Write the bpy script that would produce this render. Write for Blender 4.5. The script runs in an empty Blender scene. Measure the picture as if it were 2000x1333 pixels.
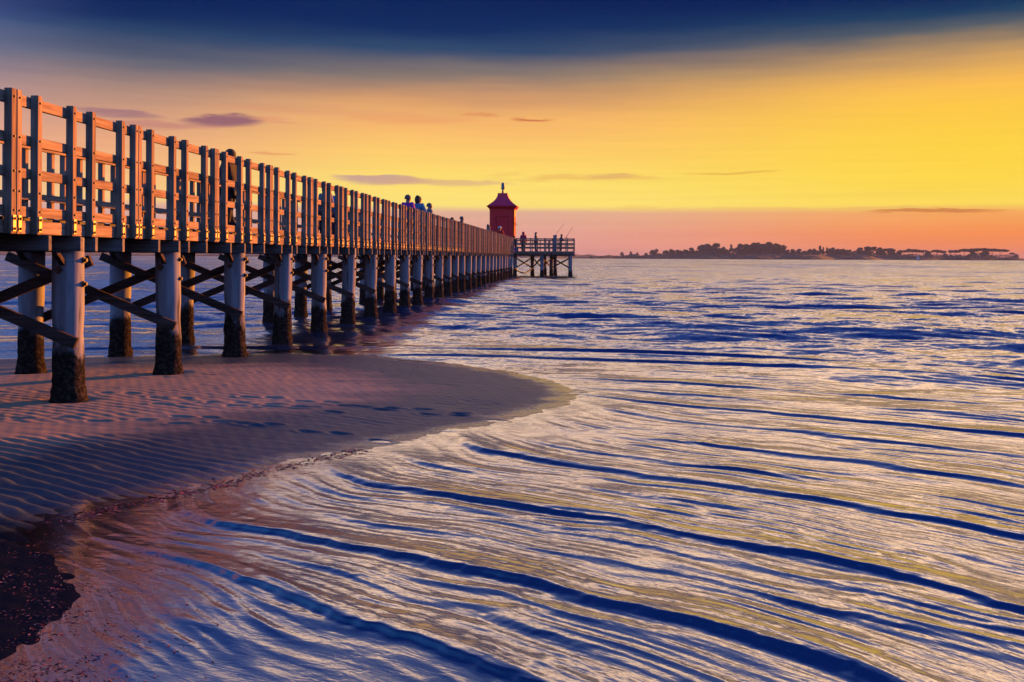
import bpy, bmesh, math, random
import numpy as np
from mathutils import Vector, Matrix
R = math.radians
rnd = random.Random(7)
sc = bpy.context.scene
COL = sc.collection
F = 2000.0            # focal length in pixels of a 2000 px wide picture
CAMZ = 1.70

# ------------------------------------------------------------------ helpers
def lin(c):
    return tuple(((v/255)/12.92 if v/255 <= .04045 else ((v/255+.055)/1.055)**2.4) for v in c)

class NT:
    """small helper for building node trees"""
    def __init__(s, nt): s.nt = nt
    def n(s, t, **kw):
        nd = s.nt.nodes.new(t)
        for k, v in kw.items():
            if hasattr(nd, k): setattr(nd, k, v)
        return nd
    def l(s, a, b): s.nt.links.new(a, b)
    def put(s, sock, v):
        if isinstance(v, bpy.types.NodeSocket): s.l(v, sock)
        elif isinstance(v, (tuple, list)) and sock.type == 'RGBA' and len(v) == 3: sock.default_value = (*v, 1)
        else: sock.default_value = v
    def m(s, op, a, b=0.0, c=None, clamp=False):
        nd = s.n('ShaderNodeMath', operation=op, use_clamp=clamp)
        s.put(nd.inputs[0], a); s.put(nd.inputs[1], b)
        if c is not None: s.put(nd.inputs[2], c)
        return nd.outputs[0]
    def vm(s, op, a, b=(0, 0, 0), sc_=None):
        nd = s.n('ShaderNodeVectorMath', operation=op)
        s.put(nd.inputs[0], a); s.put(nd.inputs[1], b)
        if sc_ is not None: s.put(nd.inputs['Scale'], sc_)
        return nd.outputs[1] if op in ('LENGTH', 'DOT_PRODUCT', 'DISTANCE') else nd.outputs[0]
    def sm(s, v, a, b, o0=0.0, o1=1.0):
        nd = s.n('ShaderNodeMapRange', interpolation_type='SMOOTHSTEP')
        s.put(nd.inputs[0], v)
        for i, x in enumerate((a, b, o0, o1)): s.put(nd.inputs[i+1], x)
        return nd.outputs[0]
    def mixc(s, f, a, b):
        nd = s.n('ShaderNodeMix', data_type='RGBA')
        s.put(nd.inputs[0], f); s.put(nd.inputs[6], a); s.put(nd.inputs[7], b)
        return nd.outputs[2]
    def noise(s, vec, scale, detail=3, rough=.5, dist=0.0, color=False):
        nd = s.n('ShaderNodeTexNoise')
        s.put(nd.inputs['Vector'], vec); nd.inputs['Scale'].default_value = scale
        nd.inputs['Detail'].default_value = detail; nd.inputs['Roughness'].default_value = rough
        nd.inputs['Distortion'].default_value = dist
        return nd.outputs[1 if color else 0]
    def xyz(s, v):
        nd = s.n('ShaderNodeSeparateXYZ'); s.put(nd.inputs[0], v); return nd.outputs
    def comb(s, x, y, z):
        nd = s.n('ShaderNodeCombineXYZ'); s.put(nd.inputs[0], x); s.put(nd.inputs[1], y); s.put(nd.inputs[2], z); return nd.outputs[0]
    def ramp(s, f, stops):
        nd = s.n('ShaderNodeValToRGB'); s.put(nd.inputs[0], f)
        e = nd.color_ramp.elements
        while len(e) < len(stops): e.new(.5)
        for i, (p, c) in enumerate(stops): e[i].position = p; e[i].color = (*c, 1)
        return nd.outputs[0]
    def bump(s, h, strength, dist, normal=None):
        nd = s.n('ShaderNodeBump'); nd.inputs['Strength'].default_value = strength; nd.inputs['Distance'].default_value = dist
        s.put(nd.inputs['Height'], h)
        if normal is not None: s.l(normal, nd.inputs['Normal'])
        return nd.outputs[0]

def material(name):
    mt = bpy.data.materials.new(name); mt.use_nodes = True
    nt = mt.node_tree; nt.nodes.clear()
    g = NT(nt); out = g.n('ShaderNodeOutputMaterial'); p = g.n('ShaderNodeBsdfPrincipled')
    g.l(p.outputs[0], out.inputs[0])
    return mt, g, p, out

def simple(name, col, rough=.7, var=.15, scale=8, metal=0.0, spec=.5, bump=0.0):
    mt, g, p, o = material(name)
    tc = g.n('ShaderNodeTexCoord').outputs['Object']
    nz = g.noise(tc, scale, 4)
    k = g.m('MULTIPLY_ADD', nz, 2*var, 1-var)
    c = g.vm('SCALE', col, sc_=k)
    g.l(c, p.inputs['Base Color'])
    p.inputs['Roughness'].default_value = rough; p.inputs['Metallic'].default_value = metal
    p.inputs['Specular IOR Level'].default_value = spec
    if bump: g.l(g.bump(g.noise(tc, scale*3, 5), 1, bump), p.inputs['Normal'])
    return mt

def wood(name, axis, base=(.44, .33, .24), dark=(.24, .17, .125), rough=.72):
    mt, g, p, o = material(name)
    geo = g.n('ShaderNodeNewGeometry').outputs['Position']
    st = {'x': (1.2, 26, 26), 'y': (26, 1.2, 26), 'z': (26, 26, 1.2)}[axis]
    v = g.vm('MULTIPLY', geo, st)
    oi = g.n('ShaderNodeObjectInfo').outputs['Random']
    v = g.vm('ADD', v, g.comb(g.m('MULTIPLY', oi, 60), g.m('MULTIPLY', oi, 31), 0))
    gr = g.noise(v, 1.0, 5, .6, .6)
    big = g.noise(geo, 1.7, 3)
    c = g.mixc(g.sm(gr, .34, .66), dark, base)
    c = g.vm('SCALE', c, sc_=g.m('ADD', g.m('MULTIPLY_ADD', oi, .3, .62), g.m('MULTIPLY', big, .4)))
    g.l(c, p.inputs['Base Color']); p.inputs['Roughness'].default_value = rough; p.inputs['Specular IOR Level'].default_value = .0
    g.l(g.bump(gr, .6, .004), p.inputs['Normal'])
    return mt

def tag(o, label=None, cat=None, group=None, kind=None):
    if label: o['label'] = label
    if cat: o['category'] = cat
    if group: o['group'] = group
    if kind: o['kind'] = kind
    return o
def empty(name, loc=(0, 0, 0), rz=0):
    o = bpy.data.objects.new(name, None); COL.objects.link(o); o.location = loc; o.rotation_euler = (0, 0, rz)
    o.empty_display_size = .2
    return o
def link(name, me, mat=None, parent=None, loc=None, rot=None):
    o = bpy.data.objects.new(name, me); COL.objects.link(o)
    if mat is not None and len(me.materials) == 0: me.materials.append(mat)
    if parent is not None: o.parent = parent
    if loc is not None: o.location = loc
    if rot is not None: o.rotation_euler = rot
    return o

class MB:
    """mesh collector"""
    def __init__(s): s.v = []; s.f = []; s.mi = []; s.sm = []
    def add(s, vs, fs, mi=0, smooth=False):
        b = len(s.v); s.v += [tuple(x) for x in vs]
        for f in fs: s.f.append([i+b for i in f]); s.mi.append(mi); s.sm.append(smooth)
    def box(s, x0, x1, y0, y1, z0, z1, mi=0, M=None, ch=0.0):
        if ch:
            xs = (x0, x0+ch, x1-ch, x1); ys = (y0, y0+ch, y1-ch, y1); zs = (z0, z0+ch, z1-ch, z1)
            bm = bmesh.new(); bmesh.ops.create_cube(bm, size=1)
            for v in bm.verts: v.co = Vector(((x0+x1)/2+v.co.x*(x1-x0), (y0+y1)/2+v.co.y*(y1-y0), (z0+z1)/2+v.co.z*(z1-z0)))
            bmesh.ops.bevel(bm, geom=list(bm.edges), offset=ch, segments=1, affect='EDGES')
            bm.verts.index_update()
            vs = [v.co.copy() for v in bm.verts]; fs = [[v.index for v in f.verts] for f in bm.faces]; bm.free()
        else:
            vs = [Vector((x, y, z)) for x in (x0, x1) for y in (y0, y1) for z in (z0, z1)]
            fs = [(0, 1, 3, 2), (4, 6, 7, 5), (0, 4, 5, 1), (2, 3, 7, 6), (0, 2, 6, 4), (1, 5, 7, 3)]
        if M is not None: vs = [M @ v for v in vs]
        s.add(vs, fs, mi)
    def bar(s, a, b, w, h, mi=0, up=(0, 0, 1)):
        a = Vector(a); b = Vector(b); d = (b-a); L = d.length; d.normalize()
        r = d.cross(Vector(up)).normalized(); u = r.cross(d)
        M = Matrix((r, d, u)).transposed().to_4x4(); M.translation = a
        s.box(-w/2, w/2, 0, L, -h/2, h/2, mi, M)
    def tube(s, pts, rad, n=8, mi=0, cap=True):
        pts = [Vector(p) for p in pts]; rings = []
        for i, p in enumerate(pts):
            d = (pts[min(i+1, len(pts)-1)]-pts[max(i-1, 0)]).normalized()
            a = Vector((1, 0, 0)) if abs(d.x) < .8 else Vector((0, 1, 0))
            u = d.cross(a).normalized(); w = d.cross(u)
            r = rad[i] if isinstance(rad, (list, tuple)) else rad
            rings.append([p+(u*math.cos(t)+w*math.sin(t))*r for t in [2*math.pi*k/n for k in range(n)]])
        vs = [v for ring in rings for v in ring]; fs = []
        for i in range(len(pts)-1):
            for k in range(n): fs.append((i*n+k, i*n+(k+1) % n, (i+1)*n+(k+1) % n, (i+1)*n+k))
        s.add(vs, fs, mi, True)
        if cap: s.add(vs[:n], [list(range(n))[::-1]], mi); s.add(vs[-n:], [list(range(n))], mi)
    def mesh(s, name, mats=()):
        me = bpy.data.meshes.new(name); me.from_pydata(s.v, [], s.f)
        for m in mats: me.materials.append(m)
        me.polygons.foreach_set('material_index', s.mi); me.polygons.foreach_set('use_smooth', s.sm)
        me.update(); return me
    def build(s, name, mat, parent=None, loc=None, rot=None):
        mats = mat if isinstance(mat, (list, tuple)) else [mat]
        return link(name, s.mesh(name, mats), None, parent, loc, rot)

def grid_mesh(name, X, Y, Z, attrs=None, smooth=True):
    nr, nc = X.shape
    me = bpy.data.meshes.new(name)
    co = np.stack([X, Y, Z], -1).reshape(-1, 3).astype(np.float32)
    me.vertices.add(nr*nc); me.vertices.foreach_set('co', co.ravel())
    i = np.arange(nr*nc).reshape(nr, nc)
    q = np.stack([i[:-1, :-1], i[:-1, 1:], i[1:, 1:], i[1:, :-1]], -1).reshape(-1, 4)
    me.loops.add(q.size); me.loops.foreach_set('vertex_index', q.ravel().astype(np.int32))
    me.polygons.add(len(q)); me.polygons.foreach_set('loop_start', (np.arange(len(q))*4).astype(np.int32))
    me.polygons.foreach_set('loop_total', np.full(len(q), 4, np.int32))
    me.polygons.foreach_set('use_smooth', np.full(len(q), smooth))
    for k, a in (attrs or {}).items():
        at = me.attributes.new(k, 'FLOAT', 'POINT'); at.data.foreach_set('value', a.astype(np.float32).ravel())
    me.update(); me.validate()
    return me

def P(x, y, Y=None, Z=None):
    """photo pixel -> world point, at depth Y or on height Z"""
    h = 502.5+.0044*(x-1130)
    if Y is None: Y = (CAMZ-Z)*F/(y-h)
    return Vector(((x-1130)*Y/F, Y, CAMZ-(y-h)*Y/F))

# ------------------------------------------------------------------ camera
cam_d = bpy.data.cameras.new('camera'); cam = bpy.data.objects.new('camera', cam_d); COL.objects.link(cam)
cam_d.sensor_width = 36; cam_d.lens = 36; cam_d.sensor_fit = 'HORIZONTAL'
cam_d.shift_x = -130/2000; cam_d.shift_y = -(666.5-502.5)/2000
cam_d.clip_start = .05; cam_d.clip_end = 60000
cam.matrix_world = Matrix.Translation((0, 0, CAMZ)) @ Matrix.Rotation(R(90), 4, 'X') @ Matrix.Rotation(R(.25), 4, 'Z')
sc.camera = cam
sc.cycles.diffuse_bounces = 0
sc.cycles.max_bounces = 6

# ------------------------------------------------------------------ light
sc.view_settings.view_transform = 'Standard'; sc.view_settings.look = 'None'
sc.view_settings.exposure = 1.25; sc.view_settings.gamma = 1
EXPO = 2**1.25
SUN_AZ, SUN_EL = R(44), R(6.0)
sd = Vector((math.sin(SUN_AZ)*math.cos(SUN_EL), math.cos(SUN_AZ)*math.cos(SUN_EL), math.sin(SUN_EL)))
sun_d = bpy.data.lights.new('sun', 'SUN'); sun = bpy.data.objects.new('sun', sun_d); COL.objects.link(sun)
sun_d.energy = 5; sun_d.angle = R(.5); sun_d.color = (1, .28, .02)
sun.rotation_euler = (-sd).to_track_quat('-Z', 'Y').to_euler()

w = bpy.data.worlds.new('World'); sc.world = w; w.use_nodes = True
w.node_tree.nodes.clear(); g = NT(w.node_tree)
out = g.n('ShaderNodeOutputWorld'); bg = g.n('ShaderNodeBackground'); g.l(bg.outputs[0], out.inputs[0])
dirv = g.n('ShaderNodeTexCoord').outputs['Generated']
dx, dy, dz = g.xyz(dirv)
el = g.m('MULTIPLY', g.m('ARCSINE', g.m('MAXIMUM', dz, 0.0)), 180/math.pi)
az = g.m('MULTIPLY', g.m('ARCTAN2', dx, dy), 180/math.pi)
# uneven band edges
cv = g.comb(g.m('MULTIPLY', az, .06), g.m('MULTIPLY', el, .55), 0)
nz1 = g.noise(cv, 1.0, 5, .55)
wob = g.m('MULTIPLY_ADD', nz1, 1.6, -.8)
amp = g.sm(el, 4.0, 9.0, .15, 1.0)
elw = g.m('ADD', el, g.m('MULTIPLY', wob, amp))
elw = g.m('ADD', elw, g.m('MULTIPLY', g.m('MULTIPLY_ADD', az, 1/22.0, 0.2), g.sm(el, 2.0, 3.0, -.05, 0.0)))
t = g.m('POWER', g.m('DIVIDE', elw, 90.0, clamp=True), .5)
T = lambda e: (e/90)**.5
def sky(stops): return g.ramp(t, [(T(e), tuple(x*k for x in lin(c))) for e, c, k in stops])
UP = [(17.5, (90, 90, 120), 1), (21, (205, 158, 148), 1), (27, (190, 160, 175), .8), (36, (95, 118, 175), .8), (50, (40, 80, 155), .8), (90, (12, 45, 115), 1)]
UPH = [(18.3, (200, 180, 182), 1.4), (20.3, (110, 128, 178), 1.05), (27, (58, 90, 160), 1), (36, (8, 42, 124), 1), (54, (6, 40, 122), 1), (90, (30, 100, 205), 1)]
UP = [(15.3, (0, 34, 88), 1), (16.1, (245, 205, 170), 1.6), (16.8, (255, 208, 160), 5.6)]+UPH  # over-bright band above the view, added here and below for water reflections
UPR = [(14.6, (2, 36, 88), 1), (15.6, (250, 205, 160), 1.6), (16.8, (255, 206, 150), 6.0)]+UPH
UPL = [(13.9, (0, 34, 88), 1), (15.4, (92, 116, 176), 1.1), (18, (120, 132, 188), 1.1), (25, (62, 92, 168), 1), (36, (8, 42, 124), 1), (54, (6, 40, 122), 1), (90, (30, 100, 205), 1)]
Cc = sky([(0, (234, 152, 140), 1), (1.3, (230, 165, 150), 1), (2.5, (226, 176, 150), 1), (2.82, (255, 228, 120), 1), (4.3, (255, 224, 112), 1),
          (5.9, (255, 204, 108), 1), (7.4, (248, 184, 108), 1), (8.7, (214, 156, 108), 1), (9.9, (132, 118, 112), 1), (11.3, (46, 74, 110), 1),
          (12.7, (4, 42, 96), 1), (14.3, (0, 30, 86), 1)]+UP)
Lc = sky([(0, (205, 150, 160), 1), (1.5, (215, 165, 160), 1), (2.55, (222, 172, 155), 1), (2.9, (252, 205, 135), 1), (4.3, (248, 190, 130), 1),
          (5.8, (238, 172, 128), 1), (7.2, (212, 158, 128), 1), (8.5, (165, 134, 124), 1), (9.8, (100, 102, 118), 1), (11.3, (40, 68, 106), 1),
          (12.0, (4, 42, 94), 1), (12.9, (0, 32, 88), 1)]+UPL)
Rc = sky([(0, (240, 126, 96), 1), (1.3, (252, 146, 76), 1), (2.4, (248, 170, 92), 1), (2.85, (255, 220, 88), 1), (4.3, (255, 217, 72), 1),
          (6, (255, 212, 68), 1), (8, (255, 202, 70), 1), (9.3, (250, 188, 84), 1), (10.5, (205, 158, 98), 1), (11.7, (92, 98, 104), 1),
          (12.7, (28, 64, 98), 1), (13.6, (2, 34, 88), 1)]+UPR)
Bc = g.ramp(t, [(0, lin((200, 138, 168))), (T(9), lin((140, 150, 215))), (T(30), lin((70, 140, 225))), (T(90), lin((30, 100, 205)))])
c = g.mixc(g.sm(az, -25, -9), Lc, Cc)
c = g.mixc(g.sm(az, -6, 22), c, Rc)
away = g.m('ABSOLUTE', g.m('SUBTRACT', g.m('WRAP', g.m('SUBTRACT', az, 35), -180.0, 180.0), 0.0))
glow = g.m('MULTIPLY', g.sm(away, 12, 2), g.sm(el, 16, 2))
c = g.vm('SCALE', c, sc_=g.m('MULTIPLY_ADD', glow, .9, 1.0))
side = g.m('ABSOLUTE', g.m('SUBTRACT', az, 4.0))
c = g.mixc(g.sm(side, 27, 56), c, Bc)
# streak clouds: (azimuth, elevation, half width, half height, colour, strength)
def px_ae(x, y): return math.degrees(math.atan((x-1130)/F)), math.degrees(math.atan((502.5+.0044*(x-1130)-y)/math.hypot(F, x-1130)))
wn = g.noise(g.comb(g.m('MULTIPLY', az, .25), g.m('MULTIPLY', el, 2.2), 3.0), 1.0, 5, .6)
for x, y, hw, hh, colr, k in ((425, 237, 70, 12, (142, 92, 112), .9), (240, 222, 75, 8, (148, 104, 122), .7), (290, 243, 120, 8, (190, 124, 120), .6),
                              (1040, 234, 42, 4.5, (200, 100, 66), .85), (938, 226, 38, 5, (222, 140, 90), .6), (800, 234, 120, 8, (232, 150, 105), .4), (750, 353, 85, 8, (196, 156, 150), .9),
                              (860, 357, 150, 8, (218, 172, 132), .7), (1120, 348, 190, 7, (240, 192, 100), .75), (1420, 337, 90, 4, (225, 172, 74), .7), (530, 301, 45, 4, (228, 148, 100), .6),
                              (540, 238, 45, 5, (226, 150, 112), .5), (1190, 345, 50, 6, (216, 165, 110), .5), (1560, 409, 420, 4, (240, 188, 108), .5), (1830, 413, 120, 4, (205, 120, 62), .8), (620, 215, 200, 10, (228, 156, 116), .4)):
    a0, e0 = px_ae(x, y); aw = math.degrees(hw/F); ew = math.degrees(hh/F)
    wy = g.m('MULTIPLY_ADD', wn, .9, -.45)
    u = g.m('DIVIDE', g.m('SUBTRACT', az, a0), aw)
    v = g.m('DIVIDE', g.m('ADD', g.m('SUBTRACT', el, e0), wy), ew)
    q = g.m('ADD', g.m('MULTIPLY', u, u), g.m('MULTIPLY', v, v))
    q = g.m('ADD', q, g.m('MULTIPLY_ADD', wn, 3.0, -1.5))
    f = g.sm(q, 1.5, .0, 0.0, k)
    c = g.mixc(f, c, lin(colr))
# faint layering inside the low pink bank
lay = g.noise(g.comb(g.m('MULTIPLY', az, .09), g.m('MULTIPLY', el, 3.4), 9.0), 1.0, 4, .5)
c = g.vm('SCALE', c, sc_=g.m('MULTIPLY_ADD', lay, .16, .92))
g.l(c, bg.inputs[0]); bg.inputs[1].default_value = 1.0/EXPO

# ------------------------------------------------------------------ shoreline
LAND = [P(0, 700, Z=0).xy, P(300, 694, Z=0).xy, P(560, 690, Z=0).xy, P(720, 694, Z=0).xy, P(860, 708, Z=0).xy, P(980, 724, Z=0).xy, P(1080, 744, Z=0).xy,
        P(1132, 768, Z=0).xy, P(1100, 792, Z=0).xy, P(1000, 821, Z=0).xy, P(860, 850, Z=0).xy, P(700, 879, Z=0).xy, P(560, 905, Z=0).xy, P(400, 945, Z=0).xy,
        P(210, 985, Z=0).xy, P(120, 1018, Z=0).xy, P(75, 1060, Z=0).xy, P(105, 1110, Z=0).xy, P(100, 1180, Z=0).xy, P(20, 1235, Z=0).xy, P(-60, 1300, Z=0).xy,
        Vector((-4.0, 4.0)), Vector((-5.4, 2.6)), Vector((-6.5, .5)), Vector((-9, -4)), Vector((-20, -8)), Vector((-60, -8)), Vector((-60, 26)), Vector((-34, 22)), Vector((-20, 18.6))]
LP = np.array([[p[0], p[1]] for p in LAND])
def shore(X, Y):
    """signed distance to the shoreline, positive over water"""
    d = np.full(X.shape, 1e9); inside = np.zeros(X.shape, bool)
    n = len(LP)
    for i in range(n):
        a = LP[i]; b = LP[(i+1) % n]; e = b-a
        tt = np.clip(((X-a[0])*e[0]+(Y-a[1])*e[1])/(e@e), 0, 1)
        d = np.minimum(d, np.hypot(X-a[0]-tt*e[0], Y-a[1]-tt*e[1]))
        c_ = (a[1] > Y) != (b[1] > Y)
        with np.errstate(divide='ignore', invalid='ignore'):
            xi = (b[0]-a[0])*(Y-a[1])/(b[1]-a[1]+1e-12)+a[0]
        inside ^= c_ & (X < xi)
    return np.where(inside, -d, d)
def sn(X, Y, f, seed, n=6):
    r = np.random.RandomState(seed); o = np.zeros_like(X)
    for k in range(n):
        th = r.uniform(0, 2*np.pi); ff = f*r.uniform(.55, 1.7)
        o += np.sin((X*np.cos(th)+Y*np.sin(th))*ff*2*np.pi+r.uniform(0, 6.28))
    return o/np.sqrt(n)*.8
def hashn(X, Y, s):
    """value noise, cell size 1/s"""
    x = X*s; y = Y*s; xi = np.floor(x); yi = np.floor(y); fx = x-xi; fy = y-yi
    fx = fx*fx*(3-2*fx); fy = fy*fy*(3-2*fy)
    h = lambda a, b: np.mod(np.sin(a*127.1+b*311.7)*43758.5453, 1.0)
    return (h(xi, yi)*(1-fx)+h(xi+1, yi)*fx)*(1-fy)+(h(xi, yi+1)*(1-fx)+h(xi+1, yi+1)*fx)*fy
def sstep(a, b, x):
    t_ = np.clip((x-a)/(b-a), 0, 1); return t_*t_*(3-2*t_)

def sand_z(X, Y, d=None):
    if d is None: d = shore(X, Y)
    d = d+.12*sn(X, Y, .5, 3)+.035*sn(X, Y, 2.0, 4)
    ins = np.maximum(-d, 0)
    z = .045*(1-np.exp(-ins/1.6))+.010*np.minimum(ins, 3)/3
    z = z-np.where(d > 0, .05*np.minimum(d, 3)+.10*np.maximum(np.minimum(d-3, 6), 0), 0)
    z += .006*sn(X, Y, .35, 8)*sstep(0, .8, ins)
    # ripple marks
    th = R(-32)
    u = -X*np.sin(th)+Y*np.cos(th)                       # across the crests
    v = X*np.cos(th)+Y*np.sin(th)
    low = sstep(10.0, 8.9, Y+.18*(X+5)+.5*sn(X, Y, .25, 11))
    warp = .05*sn(X, Y, .55, 21)+.018*sn(X, Y, 1.6, 22)
    ph = (u+warp)/.135
    s = np.mod(ph, 1.0)
    saw = np.where(s < .68, .5-.5*np.cos(np.pi*s/.68), .5+.5*np.cos(np.pi*(s-.68)/.32))
    brk = .55+.45*np.clip(hashn(v*1.0, np.floor(ph)*7.3, 1.6)*1.6-.2, 0, 1)
    patch = sstep(.50, .72, hashn(X*.55+.2*Y, Y*1.25, 1.0))*(1-low)*sstep(.25, .9, ins)
    amp_ = .0135*low*sstep(-.15, .25, -d)+.0065*patch
    z += amp_*(saw-.5)*brk*sstep(.7, 1.4, np.hypot(X+2.9, (Y-4.9)*.8))
    # small scour lines and footprints on the upper flat
    up = 1-low
    pa = np.clip(hashn(X*.5, Y*1.6, 1.4)*2.6-1.4, 0, 1)
    s2 = np.sin((Y*1.0+.35*X+.12*sn(X, Y, .8, 31))*2*np.pi/.20)
    z += up*pa*.0025*s2*sstep(.2, .9, ins)
    z -= up*.010*np.clip(hashn(X, Y, 3.1)-.80, 0, 1)*5*sstep(.3, 1, ins)*hashn(X+9, Y, .6)
    z += .0015*sn(X, Y, 6, 41)
    # scour bowls round the piles
    return z

# ------------------------------------------------------------------ sand
def rows_from_px(pxs): return CAMZ*F/pxs
def cat(*a): return np.concatenate(a)
pys = cat(np.linspace(6000, 900, 60, endpoint=False), np.arange(900, 170, -.9), np.linspace(169, 60, 60))
Yr = rows_from_px(pys)
ux = np.linspace(-1.6, .9, 1500)
Ys, Us = np.meshgrid(Yr, ux, indexing='ij')
Xs = Us*np.maximum(Ys, 3.5)
ds = shore(Xs, Ys)
Zs = sand_z(Xs, Ys, ds)
PIER_X0, PIER_X1 = -5.77, -7.70
def pile_y(i): return 11.63+2.8*(i-0)
for i in range(-2, 3):
    for xx in (PIER_X0, PIER_X1):
        rr = np.hypot(Xs-xx, Ys-pile_y(i))
        Zs += -.022*np.exp(-((rr-.12)/.13)**2)+.003*np.exp(-((rr-.42)/.16)**2)
rf = random.Random(31)
for t_ in range(5):                                      # trails of old footprints
    x0, y0, a = rf.uniform(-6.5, -3), rf.uniform(10.2, 13), rf.uniform(-.6, .6)
    for k in range(9):
        fx, fy = x0+math.cos(a)*.42*k+(.07 if k % 2 else -.07)*math.sin(a), y0+math.sin(a)*.42*k+(.08 if k % 2 else -.08)*math.cos(a)
        m_ = (np.abs(Xs-fx) < .5) & (np.abs(Ys-fy) < .5)
        ux_ = (Xs[m_]-fx)*math.cos(a)+(Ys[m_]-fy)*math.sin(a); vx_ = -(Xs[m_]-fx)*math.sin(a)+(Ys[m_]-fy)*math.cos(a)
        q_ = (ux_/.12)**2+(vx_/.055)**2
        Zs[m_] += -.016*np.exp(-q_**1.5)+.006*np.exp(-(np.sqrt(q_)-1.35)**2*6)
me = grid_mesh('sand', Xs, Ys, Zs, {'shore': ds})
ms, g, p, o = material('sand')
geo = g.n('ShaderNodeNewGeometry').outputs['Position']
gx, gy, gz = g.xyz(geo)
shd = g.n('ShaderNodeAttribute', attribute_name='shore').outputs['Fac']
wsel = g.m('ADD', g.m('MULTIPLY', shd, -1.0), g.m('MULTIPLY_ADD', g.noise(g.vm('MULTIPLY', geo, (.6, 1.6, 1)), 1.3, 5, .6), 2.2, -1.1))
wet_shade = g.sm(wsel, 3.1, 1.5)
fine = g.noise(geo, 60, 6, .65)
med = g.noise(geo, 2.2, 5, .6)
c = g.mixc(med, (.36, .27, .19), (.50, .37, .25))
c = g.mixc(g.m('MULTIPLY', g.sm(fine, .55, .8), .5), c, (.16, .12, .11))
c = g.vm('MULTIPLY', c, g.mixc(wet_shade, (1, 1, 1), (.13, .26, .46)))  # damp sand darkened, with blue sunless shade also put into the colour
dark_patch = g.m('MULTIPLY', g.sm(g.m('ADD', gx, g.m('MULTIPLY', g.noise(geo, .9, 4), 1.1)), -2.3, -3.0), g.sm(gz, .004, -.02))
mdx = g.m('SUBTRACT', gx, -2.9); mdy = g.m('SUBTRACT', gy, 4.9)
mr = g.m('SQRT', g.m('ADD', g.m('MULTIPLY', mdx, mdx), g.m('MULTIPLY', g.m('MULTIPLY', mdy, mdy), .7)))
dark_patch = g.m('MAXIMUM', g.m('MULTIPLY', dark_patch, .5), g.sm(g.m('ADD', mr, g.m('MULTIPLY', g.noise(geo, 2.5, 4), .5)), 2.0, 1.55))
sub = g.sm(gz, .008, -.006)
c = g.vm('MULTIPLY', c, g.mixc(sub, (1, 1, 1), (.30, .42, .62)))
c = g.mixc(g.m('MULTIPLY', dark_patch, .95), c, (.010, .011, .018))  # near-black patch on the bed by the lower left shoreline
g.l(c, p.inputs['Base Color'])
gloss = g.sm(g.m('ADD', g.m('MULTIPLY', shd, -1.0), g.m('MULTIPLY_ADD', g.noise(g.vm('MULTIPLY', geo, (.8, 2.2, 1)), 1.6, 5, .65), .9, -.45)), .42, .05)
gloss = g.m('MULTIPLY', gloss, g.m('SUBTRACT', 1.0, dark_patch, clamp=True))
g.l(g.m('MULTIPLY_ADD', gloss, -.34, g.m('MULTIPLY_ADD', wet_shade, -.22, .65)), p.inputs['Roughness']); g.l(g.m('MULTIPLY_ADD', gloss, .8, g.m('MULTIPLY_ADD', dark_patch, -.12, .12)), p.inputs['Specular IOR Level'])
g.l(g.bump(g.m('ADD', fine, g.m('MULTIPLY', g.noise(geo, 14, 4), 1.5)), .5, .004), p.inputs['Normal'])
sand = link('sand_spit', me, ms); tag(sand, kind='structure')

# wide bed below everything, reaching the horizon
mb = MB(); mb.add([(-30000, -3000, -1.4), (30000, -3000, -1.4), (30000, 40000, -1.4), (-30000, 40000, -1.4)], [(0, 1, 2, 3)])
tag(mb.build('ground', simple('seabed', (.12, .10, .09))), kind='structure')

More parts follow.
